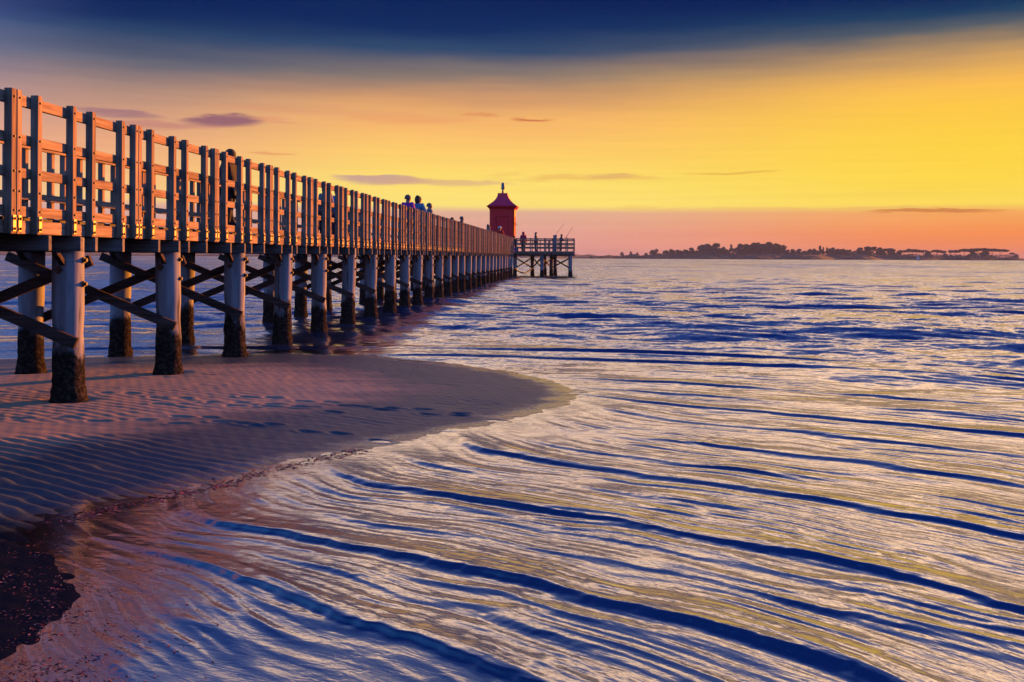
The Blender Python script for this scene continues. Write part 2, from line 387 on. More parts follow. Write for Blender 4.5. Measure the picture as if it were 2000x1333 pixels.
# ------------------------------------------------------------------ water
CX, CY = -3.9, -.77
def water_z(X, Y, cell):
    d = shore(X, Y); dd = np.maximum(d, 0)
    r = np.hypot(X-CX, Y-CY); th = np.arctan2(X-CX, Y-CY)
    lag = 1.05*np.exp(-dd/.75)*sstep(14.5, 11, Y)+.35*np.exp(-dd/2.0)
    ph = r-lag+.10*sn(X, Y, .22, 51)+.035*sn(X, Y, .7, 52)
    z = np.zeros_like(X)
    rs = np.random.RandomState(5)
    rk, rads = 2.2, []
    fixed = [4.7, 5.3, 6.0, 6.45, 6.93, 7.5, 7.95, 8.3, 9.05, 9.7, 10.3, 11.2, 12.2, 13.2, 14.2, 15.4, 16.8, 18.2, 19.6, 21.0]
    strong = {6.0: .85, 6.93: .95, 7.5: .5, 8.3: .9, 9.05: .5, 9.7: .95, 10.3: .5, 11.2: .55, 12.2: .6, 13.2: .9, 14.2: .7, 15.4: .6, 18.2: 1.05, 19.6: 1.15}
    far = [22.8+k*2.1 for k in range(9)]
    tg = np.linspace(-np.pi, np.pi, 3000)
    def s1(scale, off, f, seed): return np.interp(th_, tg, sn(tg*scale+off, tg*0+off*.7, f, seed))
    zf = z.ravel(); phf = ph.ravel(); thf = th.ravel()
    for k, c_ in enumerate(fixed+far):
        A = .0195*strong.get(c_, rs.uniform(.2, .45))*(1+.04*(c_-6))
        wf = .024+.0038*c_; wb = .13+.010*c_
        idx = np.nonzero(np.abs(phf-c_) < 4*wb)[0]
        th_ = thf[idx]
        x = phf[idx]-c_-.06*s1(5, k*3.1, .35, 60+k)-.012*s1(40, k*1.3, .5, 260+k)-.006*s1(150, k*1.9, .5, 280+k)
        prof = np.where(x < 0, np.exp(-(x/wf)**2), np.exp(-(x/wb)**2)*.8+.2*np.exp(-(x/(wb*2.2))**2))
        big_ = strong.get(c_, .3) > .8
        mod = np.clip((.95 if big_ else .6)+(.5 if big_ else .75)*s1(4.5 if big_ else 8, k*1.7, .55, 90+k), .25 if big_ else .0, 1.5)
        x2 = x+.17+.01*c_                                    # a lesser ridge just in front
        zf[idx] += A*prof*mod+A*.35*np.clip(s1(6, k*2.3, .5, 190+k), 0, 1)*np.exp(-(x2/(wf*.9))**2)
    z = zf.reshape(X.shape)
    # secondary wavelets running with the crests
    for lam, a_, sd_ in ((.21, .0026, 1), (.13, .0016, 2), (.33, .0030, 3), (.085, .0008, 4)):
        md = np.clip(.35+.8*sn(X, Y, .55, 70+sd_), 0, 1.3)
        fade = sstep(3.0, 5.0, lam/np.maximum(cell, 1e-6))
        z += 1.45*a_*md*(.5+.5*np.sin((ph+.5*lam*sn(X, Y, .5, 80+sd_)+.10*sd_*th)*2*np.pi/lam))**2.2*fade
    rs = np.random.RandomState(12)
    gm = [np.clip(.7+.6*sn(X, Y, .25/(.3+.25*q_), 300+q_, 4), .1, 1.6) for q_ in range(5)]
    calm = .10+.90*sstep(1.0, 9.0, dd)*sstep(9, 17, Y+.25*X)
    for k in range(34):
        lam = .22*1.115**k
        ang = R(28)+rs.normal(0, .62)
        kx, ky = np.sin(ang), np.cos(ang)
        fade = sstep(2.4, 4.0, lam/np.maximum(cell, 1e-6))
        slope = .027*rs.uniform(.6, 1.3)*(1.0 if lam < 3 else (3/lam)**1.2)
        a_ = slope*lam/(2*np.pi)
        pz = (X*kx+Y*ky)*2*np.pi/lam+rs.uniform(0, 6.28)
        z += a_*(np.sin(pz)+.25*np.sin(2*pz+1.2))*calm*fade*(gm[k % 5] if lam < 2.2 else 1.0)
    edge = sstep(-.05, 1.1, d)
    return z*(.12+.88*edge), d
pyw = cat(np.linspace(9000, 900, 90, endpoint=False), np.arange(900, 120, -.85), np.arange(120, 20, -.5), np.arange(20, 3, -.2), np.array([3, 2.5, 2, 1.7, 1.4, 1.1, .8, .5, .3, .15, .1]))
Yw = rows_from_px(pyw)
uw = np.linspace(-1.15, .85, 1250)
Yg, Ug = np.meshgrid(Yw, uw, indexing='ij')
Xg = Ug*np.maximum(Yg, 3.2)
cell = np.gradient(Yw)[:, None]*np.ones_like(Xg)
cell = np.maximum(cell, np.abs(np.maximum(Yg, 3.2)*(uw[1]-uw[0])))
Zg, dg = water_z(Xg, Yg, cell)
zs = sand_z(Xg[:, :], Yg, dg)
Zg -= sstep(-.2, -1.2, dg)*.15                          # the sheet dips under the sand
me = grid_mesh('water', Xg, Yg, Zg, {'depth': Zg-zs})
mw, g, p, o = material('water')
geo = g.n('ShaderNodeNewGeometry'); pos = geo.outputs['Position']; nrm = geo.outputs['Normal']
gx, gy, gz = g.xyz(pos)
dep = g.n('ShaderNodeAttribute', attribute_name='depth').outputs['Fac']
rx = g.m('SUBTRACT', gx, CX); ry = g.m('SUBTRACT', gy, CY)
rr = g.m('SQRT', g.m('ADD', g.m('MULTIPLY', rx, rx), g.m('MULTIPLY', ry, ry)))
tt = g.m('ARCTAN2', rx, ry)
pv = g.comb(rr, g.m('MULTIPLY', g.m('MULTIPLY', tt, rr), .30), g.m('MULTIPLY', gz, 2))
n1 = g.noise(pv, 17, 3, .6, .4)
n2 = g.noise(pv, 60, 3, .6, .2)
near = g.sm(gy, 16, 8)
h = g.m('ADD', g.m('MULTIPLY', n1, g.sm(gy, 4, 11, .0024, .0020)), g.m('MULTIPLY', n2, .0003))
nb = g.bump(h, .9, 1.0)
# broad wind-chop for the open water: tilt of the facets by noise
c1 = g.noise(g.comb(g.m('MULTIPLY', gx, .55), gy, 0), 1.3, 4, .6, 0, True)
c2 = g.noise(g.comb(g.m('MULTIPLY', gx, .5), gy, 4.0), .16, 3, .6, 0, True)
c3 = g.noise(g.comb(g.m('MULTIPLY', gx, .8), gy, 8.0), 9.0, 3, .6, 0, True)
tv = g.vm('ADD', g.vm('SCALE', g.vm('SUBTRACT', c1, (.5, .5, .5)), sc_=.40), g.vm('SCALE', g.vm('SUBTRACT', c3, (.5, .5, .5)), sc_=.30))
tv = g.vm('ADD', tv, g.vm('SCALE', g.vm('SUBTRACT', c2, (.5, .5, .5)), sc_=.34))
c4 = g.noise(g.comb(g.m('MULTIPLY', gx, .4), gy, 14.0), .045, 3, .65, 0, True)
tv = g.vm('ADD', tv, g.vm('SCALE', g.vm('SUBTRACT', c4, (.5, .5, .5)), sc_=g.sm(gy, 60, 250, 0.0, .6)))
tv = g.vm('MULTIPLY', tv, (1, 1, 0))
k = g.m('MULTIPLY_ADD', g.sm(gy, 9, 24), .9, .10)
tv = g.vm('SCALE', tv, sc_=k)
# normals leaned shoreward, added so the water mirrors the bright sky band
bias = g.m('MINIMUM', g.m('MAXIMUM', g.m('SUBTRACT', .147, g.m('DIVIDE', .85, g.m('MAXIMUM', gy, .5))), 0.0), .112)
bias = g.m('ADD', bias, g.sm(gy, 40, 160, 0.0, .03))
tv = g.vm('ADD', tv, g.comb(g.m('MULTIPLY', bias, -.2), g.m('MULTIPLY', bias, -1.0), 0.0))
nn = g.vm('NORMALIZE', g.vm('ADD', nb, tv))
g.l(nn, p.inputs['Normal'])
c = g.mixc(g.sm(dep, .0, .5), (.02, .04, .09), (.01, .05, .15))
g.l(c, p.inputs['Base Color'])
cosv = g.m('ABSOLUTE', g.vm('DOT_PRODUCT', nn, geo.outputs['Incoming']))
refl = g.m('MULTIPLY_ADD', g.m('POWER', g.m('SUBTRACT', 1.0, cosv, clamp=True), 1.9), .93, .06)
g.nt.nodes.remove(p)
df = g.n('ShaderNodeBsdfDiffuse'); g.l(c, df.inputs[0])
gl = g.n('ShaderNodeBsdfGlossy'); g.l(g.sm(gy, 5, 14, .12, .12), gl.inputs['Roughness']); g.l(nn, gl.inputs['Normal'])
tr = g.n('ShaderNodeBsdfTransparent'); tr.inputs[0].default_value = (.6, .75, .85, 1)
body = g.n('ShaderNodeMixShader'); g.l(g.sm(dep, .0, .05), body.inputs[0]); g.l(tr.outputs[0], body.inputs[1]); g.l(df.outputs[0], body.inputs[2])
m2 = g.n('ShaderNodeMixShader'); g.l(refl, m2.inputs[0]); g.l(body.outputs[0], m2.inputs[1]); g.l(gl.outputs[0], m2.inputs[2])
g.l(m2.outputs[0], o.inputs[0])
water = link('water', me, mw); tag(water, kind='structure')

# ------------------------------------------------------------------ materials
wood_z = wood('weathered_wood_upright', 'z'); wood_y = wood('weathered_wood_rail', 'y'); wood_x = wood('weathered_wood_cross', 'x', (.27, .26, .25), (.15, .14, .13))
brace_m = wood('dark_brace_wood', 'x', (.13, .10, .09), (.06, .045, .04))
steel = simple('galvanised_steel', (.50, .36, .20), .45, .1, 20, .2)
bolt_m = simple('dark_bolt', (.05, .045, .045), .5, .1, 20, .6)
mp, g, p, o = material('pile_timber')
geo = g.n('ShaderNodeNewGeometry').outputs['Position']; gx, gy, gz = g.xyz(geo)
gr = g.noise(g.vm('MULTIPLY', geo, (14, 14, 1.0)), 1.0, 5, .6)
bl = g.noise(g.vm('MULTIPLY', geo, (2.2, 2.2, 1.3)), 1.6, 5, .6)
fn = g.noise(geo, 22, 5, .7)
c = g.mixc(g.sm(gr, .3, .7), (.24, .25, .27), (.40, .43, .47))
st_ = g.sm(g.noise(g.vm('MULTIPLY', geo, (9, 9, .8)), 1.0, 3), .60, .70)
c = g.mixc(g.m('MULTIPLY', st_, .75), c, (.05, .035, .03))
tide = g.m('ADD', gz, g.m('MULTIPLY_ADD', bl, -1.1, .55))
lowm = g.sm(tide, .78, .52)
c = g.mixc(lowm, c, g.mixc(g.sm(fn, .45, .65), (.018, .017, .016), (.075, .06, .05)))
g.l(c, p.inputs['Base Color'])
g.l(g.m('MULTIPLY_ADD', lowm, .1, .6), p.inputs['Roughness'])
g.l(g.bump(g.m('ADD', g.m('MULTIPLY', gr, .4), g.m('MULTIPLY', g.m('MULTIPLY', fn, lowm), 3)), .8, .012), p.inputs['Normal'])
p.inputs['Specular IOR Level'].default_value = .0
mussel = simple('mussel_crust', (.035, .03, .028), .6, .5, 30, bump=.02)

# ------------------------------------------------------------------ pier
Z0 = CAMZ
ZT, ZR = Z0+1.635, Z0+1.615
RAILS = [(Z0+1.500, Z0+1.612), (Z0+1.115, Z0+1.215), (Z0+.775, Z0+.875)]
KICK = (Z0+.385, Z0+.49)
DECK_T, DECK_B = Z0+.38, Z0+.35
EB = (Z0+.21, Z0+.345)
POST_B = Z0+.205
JB = Z0+.04
BAY = 2.8; NB = 30; Y00 = 10.11-2*BAY
PFR = [.018, .155, .415, .575, .845, .982]
XF, XB = -5.55, -7.92
pier = empty('wooden_pier', (-6.73, Y00, 0))
tag(pier, 'long wooden pier on round piles with slatted railings, running out to the red lighthouse', 'pier')
Minv = Matrix.Translation((6.73, -Y00, 0))
def local(o): o.location = o.location - Vector((-6.73, Y00, 0)); return o

def post_mesh():
    m = MB(); m.box(0, .078, -.045, .045, POST_B, ZT, 0, ch=.006)
    for z in [(a+b)/2 for a, b in RAILS]+[sum(KICK)/2, Z0+.63]:
        m.tube([(.0785, 0, z), (.092, 0, z)], .011, 6, 1)
    return m.mesh('post', [wood_z, bolt_m])
def bracket_mesh():
    m = MB(); m.box(.0785, .088, -.027, .027, EB[0]+.02, DECK_T+.01, 0)
    for z in (EB[0]+.045, DECK_T-.025): m.tube([(.088, 0, z), (.106, 0, z)], .014, 6, 1); m.box(.088, .094, -.032, .032, z-.012, z+.012, 1)
    return m.mesh('bracket', [steel, bolt_m])
pm, bm_ = post_mesh(), bracket_mesh()
def rail_mesh(z0, z1, L, t_=.045, xo=-.045):
    m = MB(); m.box(xo, xo+t_, .003, L-.003, z0, z1, 0, ch=.004); return m.mesh('rail', [wood_y])
rmesh = [rail_mesh(a, b, BAY) for a, b in RAILS]
kmesh = rail_mesh(KICK[0], KICK[1], BAY); kmesh.name = 'kick_board'
ebm = rail_mesh(EB[0], EB[1], BAY, .06, -.062); ebm.name = 'edge_beam'
cap = rail_mesh(ZR+.001-.0, ZR+.001, BAY)
def railing(parent, origin, rz, fr, L, meshes, brackets=True, flip=False):
    pn = empty('railing_panel', origin, rz); pn.parent = parent
    for m_, nm in meshes: link(nm, m_, None, pn)
    for f in fr:
        link('post', pm, None, pn, (0.0, f*L, 0))
        if brackets: link('bracket', bm_, None, pn, (0.0, f*L, 0))
    return pn
MS = [(m_, 'rail') for m_ in rmesh]+[(kmesh, 'kick_board'), (ebm, 'edge_beam')]
ax0 = -6.73
for b in range(NB):
    y0 = Y00+b*BAY
    # near side: local +X faces the camera side (towards +X)
    railing(pier, (XF-.078-ax0, b*BAY, 0), 0, PFR, BAY, MS, brackets=b < 16)
    railing(pier, (XB+.078-ax0, (b+1)*BAY, 0), math.pi, PFR, BAY, MS, brackets=False)
# deck
m = MB(); y = 0.0
while y < NB*BAY-.05:
    m.box(XB+.145-ax0, XF-.145-ax0, y+.004, y+.136, DECK_B, DECK_T+rnd.uniform(-.002, .002)); y += .14
m.build('deck', wood_x, pier)
# cross beams
jm = MB(); jm.box(XB-ax0+.0, XF-ax0-.0, -.032, .032, JB, EB[0]-.008, 0, ch=.004)
jmesh = jm.mesh('cross_beam', [wood_x])
jl = [(b, f) for b in range(NB) for f in (.23, .475, .60, .85)]
for b, f in jl[:96]: link('cross_beam', jmesh, None, pier, (0, (b+f)*BAY, 0))
m = MB()
for b, f in jl[96:]: m.box(XB-ax0, XF-ax0, (b+f)*BAY-.032, (b+f)*BAY+.032, JB, EB[0]-.008)
tag(m.build('cross_beam', wood_x, pier), kind='stuff')
# longitudinal stringers under the deck, inside the beams' width
def pile_mesh(seed, R0=.168, top=EB[0]-.012, crust=True):
    rs = random.Random(seed); n = 20; rows = 46; m = MB(); vs = []; fs = []
    ph = [rs.uniform(0, 6.28) for _ in range(12)]
    for i in range(rows):
        z = -.9+(top+.9)*i/(rows-1)
        for k in range(n):
            a = 2*math.pi*k/n
            r = R0*(1+.012*math.sin(3*a+ph[0]+z)+.01*math.sin(z*3+ph[1]))
            lowc = max(0, min(1, (.62-z)/.5)) if crust else 0
            r += lowc*(.010*math.sin(9*a+z*23+ph[2])*math.sin(5*a-z*31+ph[3])+.010*rs.random())
            r += (.028*rs.random()+.012)*max(0, min(1, (.20-z)/.15)) if crust else 0
            r -= .015*max(0, 1-abs(z-.8)/.25)
            vs.append((r*math.cos(a)+.01*math.sin(z*1.3+ph[4]), r*math.sin(a), z))
    for i in range(rows-1):
        for k in range(n): fs.append((i*n+k, i*n+(k+1) % n, (i+1)*n+(k+1) % n, (i+1)*n+k))
    m.add(vs, fs, 0, True); m.add(vs[-n:], [list(range(n))], 0)
    return m.mesh('pile', [mp])
piles = [pile_mesh(s) for s in range(6)]
bo = MB(); bo.tube([(.13, 0, 0), (.205, 0, 0)], .022, 8, 0); bo.tube([(.165, 0, 0), (.18, 0, 0)], .036, 8, 0)
bolt = bo.mesh('bolt', [bolt_m])
wa_ = MB(); wa_.box(-.035, .035, -.182, -.160, -.035, .035, M=Matrix.Translation((-.03, 0, Z0-.17)) @ Matrix.Rotation(R(45), 4, 'Y')); wa_.tube([(-.03, -.18, Z0-.17), (-.03, -.205, Z0-.17)], .016, 8); washer = wa_.mesh('washer_plate', [bolt_m])
brc = MB(); brc.bar((PIER_X1-ax0-.24, 0, Z0-.02), (PIER_X0-ax0+.17, 0, Z0-.99), .05, .125); bA = brc.mesh('brace', [brace_m])
brc = MB(); brc.bar((PIER_X0-ax0+.14, 0, Z0-.06), (PIER_X1-ax0-.17, 0, Z0-.99), .05, .125); bB = brc.mesh('brace', [brace_m])
kn = MB(); kn.bar((0, -.16, Z0-.10), (0, -.36, JB+.01), .05, .05, up=(1, 0, 0)); kmk = kn.mesh('knee_brace', [brace_m])
for i in range(-2, 28):
    yy = pile_y(i)-Y00
    for xx in (PIER_X0, PIER_X1):
        q = link('pile', piles[rnd.randrange(6)], None, pier, (xx-ax0+rnd.uniform(-.015, .015), yy, 0), (0, rnd.uniform(-.008, .008), 0))
        if i < 12 and xx == PIER_X0:
            for z in (Z0-.06, Z0-.33): link('bolt', bolt, None, q, (0, 0, z))
            link('washer_plate', washer, None, q)
    link('brace', bA, None, pier, (0, yy-.205, 0)); link('brace', bB, None, pier, (0, yy+.205, 0))
for i in range(-2, 14):
    for xx in (PIER_X0, PIER_X1): link('knee_brace', kmk, None, pier, (xx-ax0, pile_y(i)-Y00, 0))

# ------------------------------------------------------------------ end platform
PY0, PY1 = Y00+NB*BAY+.35, Y00+NB*BAY+9.6      # ~88.9 .. 98
PXR = P(1122, 497, Y=PY0).x; PXL = -10.2
plat = empty('fishing_platform', ((PXL+PXR)/2, (PY0+PY1)/2, 0)); cx_, cy_ = (PXL+PXR)/2, (PY0+PY1)/2
tag(plat, 'grey timber fishing platform at the end of the pier, on piles over open water', 'platform')
m = MB(); y = PY0
while y < PY1-.05: m.box(PXL-cx_, PXR-cx_, y+.004-cy_, y+.136-cy_, DECK_B, DECK_T); y += .14
m.build('deck', wood_x, plat)
Lf = (PXR-(-5.45))
def lrails(L):
    out = [(rail_mesh(a, b, L), 'rail') for a, b in RAILS]
    k_ = rail_mesh(KICK[0], KICK[1], L); e_ = rail_mesh(POST_B-.0+.005, DECK_B-.005, L, .06, -.062)
    return out+[(k_, 'kick_board'), (e_, 'edge_beam')]
NF = 2
fm = lrails(Lf/NF)
for k in range(NF):   # front: local +X -> world -Y
    railing(plat, (-5.45-cx_+k*Lf/NF, PY0+.06-cy_, 0), -math.pi/2, [.02, .28, .5, .74, .98] if k == 0 else [.02, .26, .5, .76, .98], Lf/NF, fm, False)
for o_ in plat.children:
    pass
Ls = PY1-PY0
smm = lrails(Ls/3)
for k in range(3):
    railing(plat, (PXR-.08-cx_, PY0-cy_+k*Ls/3, 0), 0, [.02, .35, .66, .98], Ls/3, smm, False)
    railing(plat, (PXL+.08-cx_, PY0-cy_+(k+1)*Ls/3, 0), math.pi, [.02, .35, .66, .98], Ls/3, smm, False)
Lb = PXR-PXL
bmm = lrails(Lb/4)
for k in range(4):
    railing(plat, (PXL-cx_+(k+1)*Lb/4, PY1-.06-cy_, 0), math.pi/2, [.02, .35, .66, .98], Lb/4, bmm, False)
PB = []
for x, Y in ((1006, PY0+.9), (1040, PY0+4.5), (1059, PY0+.45), (1077, PY0+4.5), (1084.5, PY1-2.2), (1114.5, PY0+.4)):
    xx = P(x, 520, Y=Y).x; PB.append((xx, Y))
    link('pile', piles[rnd.randrange(6)], None, plat, (xx-cx_, Y-cy_, 0))
for xx in (-7.4, -9.7):
    for Y in (PY0+.45, PY0+4.5, PY1-.5): link('pile', piles[2], None, plat, (xx-cx_, Y-cy_, 0))
for x in (-3.2, -.8): link('pile', piles[1], None, plat, (x-cx_, PY1-.5-cy_, 0))
for Y in (PY0+.45, PY0+2.6, PY0+4.5, PY0+6.6, PY1-.5):
    m = MB(); m.box(PXL-cx_, PXR-cx_, Y-.07-cy_, Y+.07-cy_, JB+.04, DECK_B-.006); m.build('cross_beam', wood_x, plat)
def brace(a, b, r=.05):
    m = MB(); m.bar((a[0]-cx_, a[1]-cy_, a[2]), (b[0]-cx_, b[1]-cy_, b[2]), .06, r*2); m.build('brace', brace_m, plat)
A, B, C_, D_, E_, G_ = PB
zt, zb = Z0-.05, Z0-1.0
for p_, q_ in ((A, B), (C_, B), (C_, D_), (D_, G_)):
    brace((p_[0], p_[1]-.2, zt), (q_[0], q_[1]-.2, zb)); brace((p_[0], p_[1]+.2, zb), (q_[0], q_[1]+.2, zt))
brace((B[0], B[1]+.2, zb), (C_[0], C_[1]+.25, zt+.1))
# sagging cable below the platform
cab = MB(); n = 14
cab.tube([(A[0]+(B[0]-A[0])*i/n, A[1]-.3+(B[1]-A[1])*i/n, Z0-1.02-.42*math.sin(math.pi*i/n)) for i in range(n+1)], .055, 7)
tag(cab.build('hanging_rope', simple('dark_rope', (.04, .045, .06))), 'thick dark rope sagging between two piles under the fishing platform', 'rope')
# tall box post on platform
bx = P(1084, 465, Y=PY0+.9)
box_e = empty('service_box', (bx.x, PY0+.9, DECK_T)); tag(box_e, 'square blue grey box column standing above the platform railing', 'service box')
m = MB(); m.box(-.15, .15, -.15, .15, 0, 1.42, ch=.01); m.build('column', simple('grey_paint', (.16, .24, .30), .6), box_e)
m = MB(); m.box(-.18, .18, -.18, .18, 1.422, 1.53, ch=.015); m.box(-.1, .1, -.17, -.152, 1.1, 1.3); m.build('lid', simple('grey_paint_lid', (.13, .20, .26), .6), box_e)

# ------------------------------------------------------------------ lighthouse
LY = PY0+5.6
lc = P(980, 460, Y=LY)
lh = empty('lighthouse', (lc.x, LY+1.2, DECK_T)); tag(lh, 'small square red lighthouse with a flared roof and grey lantern on top', 'lighthouse')
red = simple('red_paint', (.95, .004, .025), .5, .05, 3); red_r = simple('red_roof_paint', (.95, .015, .08), .45, .05, 3)
s_ = LY/F; HW = 24.3*s_; zE = P(980, 403, Y=LY).z-DECK_T; 
m = MB()
hw = HW-.13
m.box(-hw, hw, -hw, hw, 0, zE-.35)
fr_ = .20
for k in range(4):        # pilasters and bands leaving a recessed panel on each face
    M = Matrix.Rotation(k*math.pi/2, 4, 'Z')
    for a, b, z0, z1 in ((-hw-.12, -hw+.42, 0, zE-.35), (hw-.42, hw+.12-.002, 0, zE-.35), (-hw+.42, hw-.42, zE-.95, zE-.35), (-hw+.42, hw-.42, 0, .55)):
        m.box(a, b, -hw-.12, -hw-.001, z0, z1, 0, M)
    m.box(-hw+.50, hw-.50, -hw-.04, -hw-.001, .63, zE-1.03, 0, M)
m.build('wall', red, lh)
def loft(m, secs, mi=0, cap=True):
    vs = []; fs = []
    for z, r in secs: vs += [(-r, -r, z), (r, -r, z), (r, r, z), (-r, r, z)]
    for i in range(len(secs)-1):
        for k in range(4): fs.append((i*4+k, i*4+(k+1) % 4, (i+1)*4+(k+1) % 4, (i+1)*4+k))
    fs.append((3, 2, 1, 0)); nn_ = (len(secs)-1)*4; fs.append((nn_, nn_+1, nn_+2, nn_+3)); m.add(vs, fs, mi)
m = MB(); zc = zE-.35
loft(m, [(zc, HW+.02), (zc+.10, HW+.03), (zc+.20, HW+.14), (zc+.33, HW+.25), (zc+.38, HW+.27)]); m.build('cornice', red, lh)
zr0 = zc+.383; zr1 = P(980, 376.5, Y=LY).z-DECK_T; Hh = zr1-zr0
m = MB(); rt = 9.5*s_; re = 28.5*s_
m_s = [(zr0, re)]
for i in range(1, 11):
    t_ = i/10; m_s.append((zr0+.03+(Hh-.03)*t_, rt+(re-rt)*((1-t_)**2.1)))
loft(m, m_s); m.build('roof', red_r, lh)
gm = simple('lantern_grey', (.16, .19, .22), .45, .1, 10, .4)
m = MB()
m.tube([(0, 0, zr1), (0, 0, zr1+.18)], .12, 10); m.tube([(0, 0, zr1+.18), (0, 0, zr1+.34)], .09, 10); m.build('lantern_stem', gm, lh)
m = MB()
m.tube([(0, 0, zr1+.34), (0, 0, zr1+.44), (0, 0, zr1+.48), (0, 0, zr1+.86), (0, 0, zr1+.90), (0, 0, zr1+.98)], [.08, .20, .17, .155, .14, .12], 14)
m.tube([(0, 0, zr1+.43), (0, 0, zr1+.475)], .215, 14); m.build('lantern', gm, lh)
m = MB(); m.bar((hw+.05, -hw+.3, 2.75), (hw+.42, -hw+.3, 2.5), .03, .03); m.bar((hw+.05, -hw+.3, 2.5), (hw+.30, -hw+.3, 2.6), .03, .03); m.bar((hw+.1, -hw+.3, 3.0), (hw+.3, -hw+.3, 2.6), .025, .025)
m.build('wall_bracket', bolt_m, lh)
m = MB()
for k in range(5): m.tube([(re-.1, -re+.15+.1*k, zr0-.08-.04*k), (re+.08-.03*k, -re+.15+.1*k, zr0-.02-.10*k)], .02, 6)
m.build('bird_spike', bolt_m, lh)

# ------------------------------------------------------------------ people
skin_m = simple('skin', (.42, .24, .17), .55, .05)
def cloth(name, c_): return simple(name, c_, .85, .18, 6)
def skin_mesh(name, verts, edges, rad, root, mats, sub=1):
    me = bpy.data.meshes.new(name); me.from_pydata(verts, edges, [])
    ob = bpy.data.objects.new(name, me); COL.objects.link(ob)
    md = ob.modifiers.new('s', 'SKIN'); md.use_smooth_shade = True
    for i, sv in enumerate(me.skin_vertices[0].data):
        r_ = rad[i]; sv.radius = (r_, r_) if not isinstance(r_, tuple) else r_; sv.use_root = (i == root)
    md2 = ob.modifiers.new('u', 'SUBSURF'); md2.levels = sub; md2.render_levels = sub
    dg_ = bpy.context.evaluated_depsgraph_get(); ev = ob.evaluated_get(dg_)
    nm = bpy.data.meshes.new_from_object(ev); nm.name = name
    bpy.data.objects.remove(ob); bpy.data.meshes.remove(me)
    for mt_ in mats: nm.materials.append(mt_)
    return nm
def sph(m, c_, r, sx=1, sy=1, sz=1, n=12, cut=None, mi=0):
    vs = []; fs = []
    for i in range(n+1):
        ph_ = math.pi*i/n
        for k in range(n*2):
            a = math.pi*k/n
            vs.append((c_[0]+r*sx*math.sin(ph_)*math.cos(a), c_[1]+r*sy*math.sin(ph_)*math.sin(a), c_[2]+r*sz*math.cos(ph_)))
    for i in range(n):
        if cut is not None and math.cos(math.pi*(i+.5)/n) < cut: continue
        for k in range(n*2): fs.append((i*n*2+k, (i+1)*n*2+k, (i+1)*n*2+(k+1) % (n*2), i*n*2+(k+1) % (n*2)))
    m.add(vs, fs, mi, True)
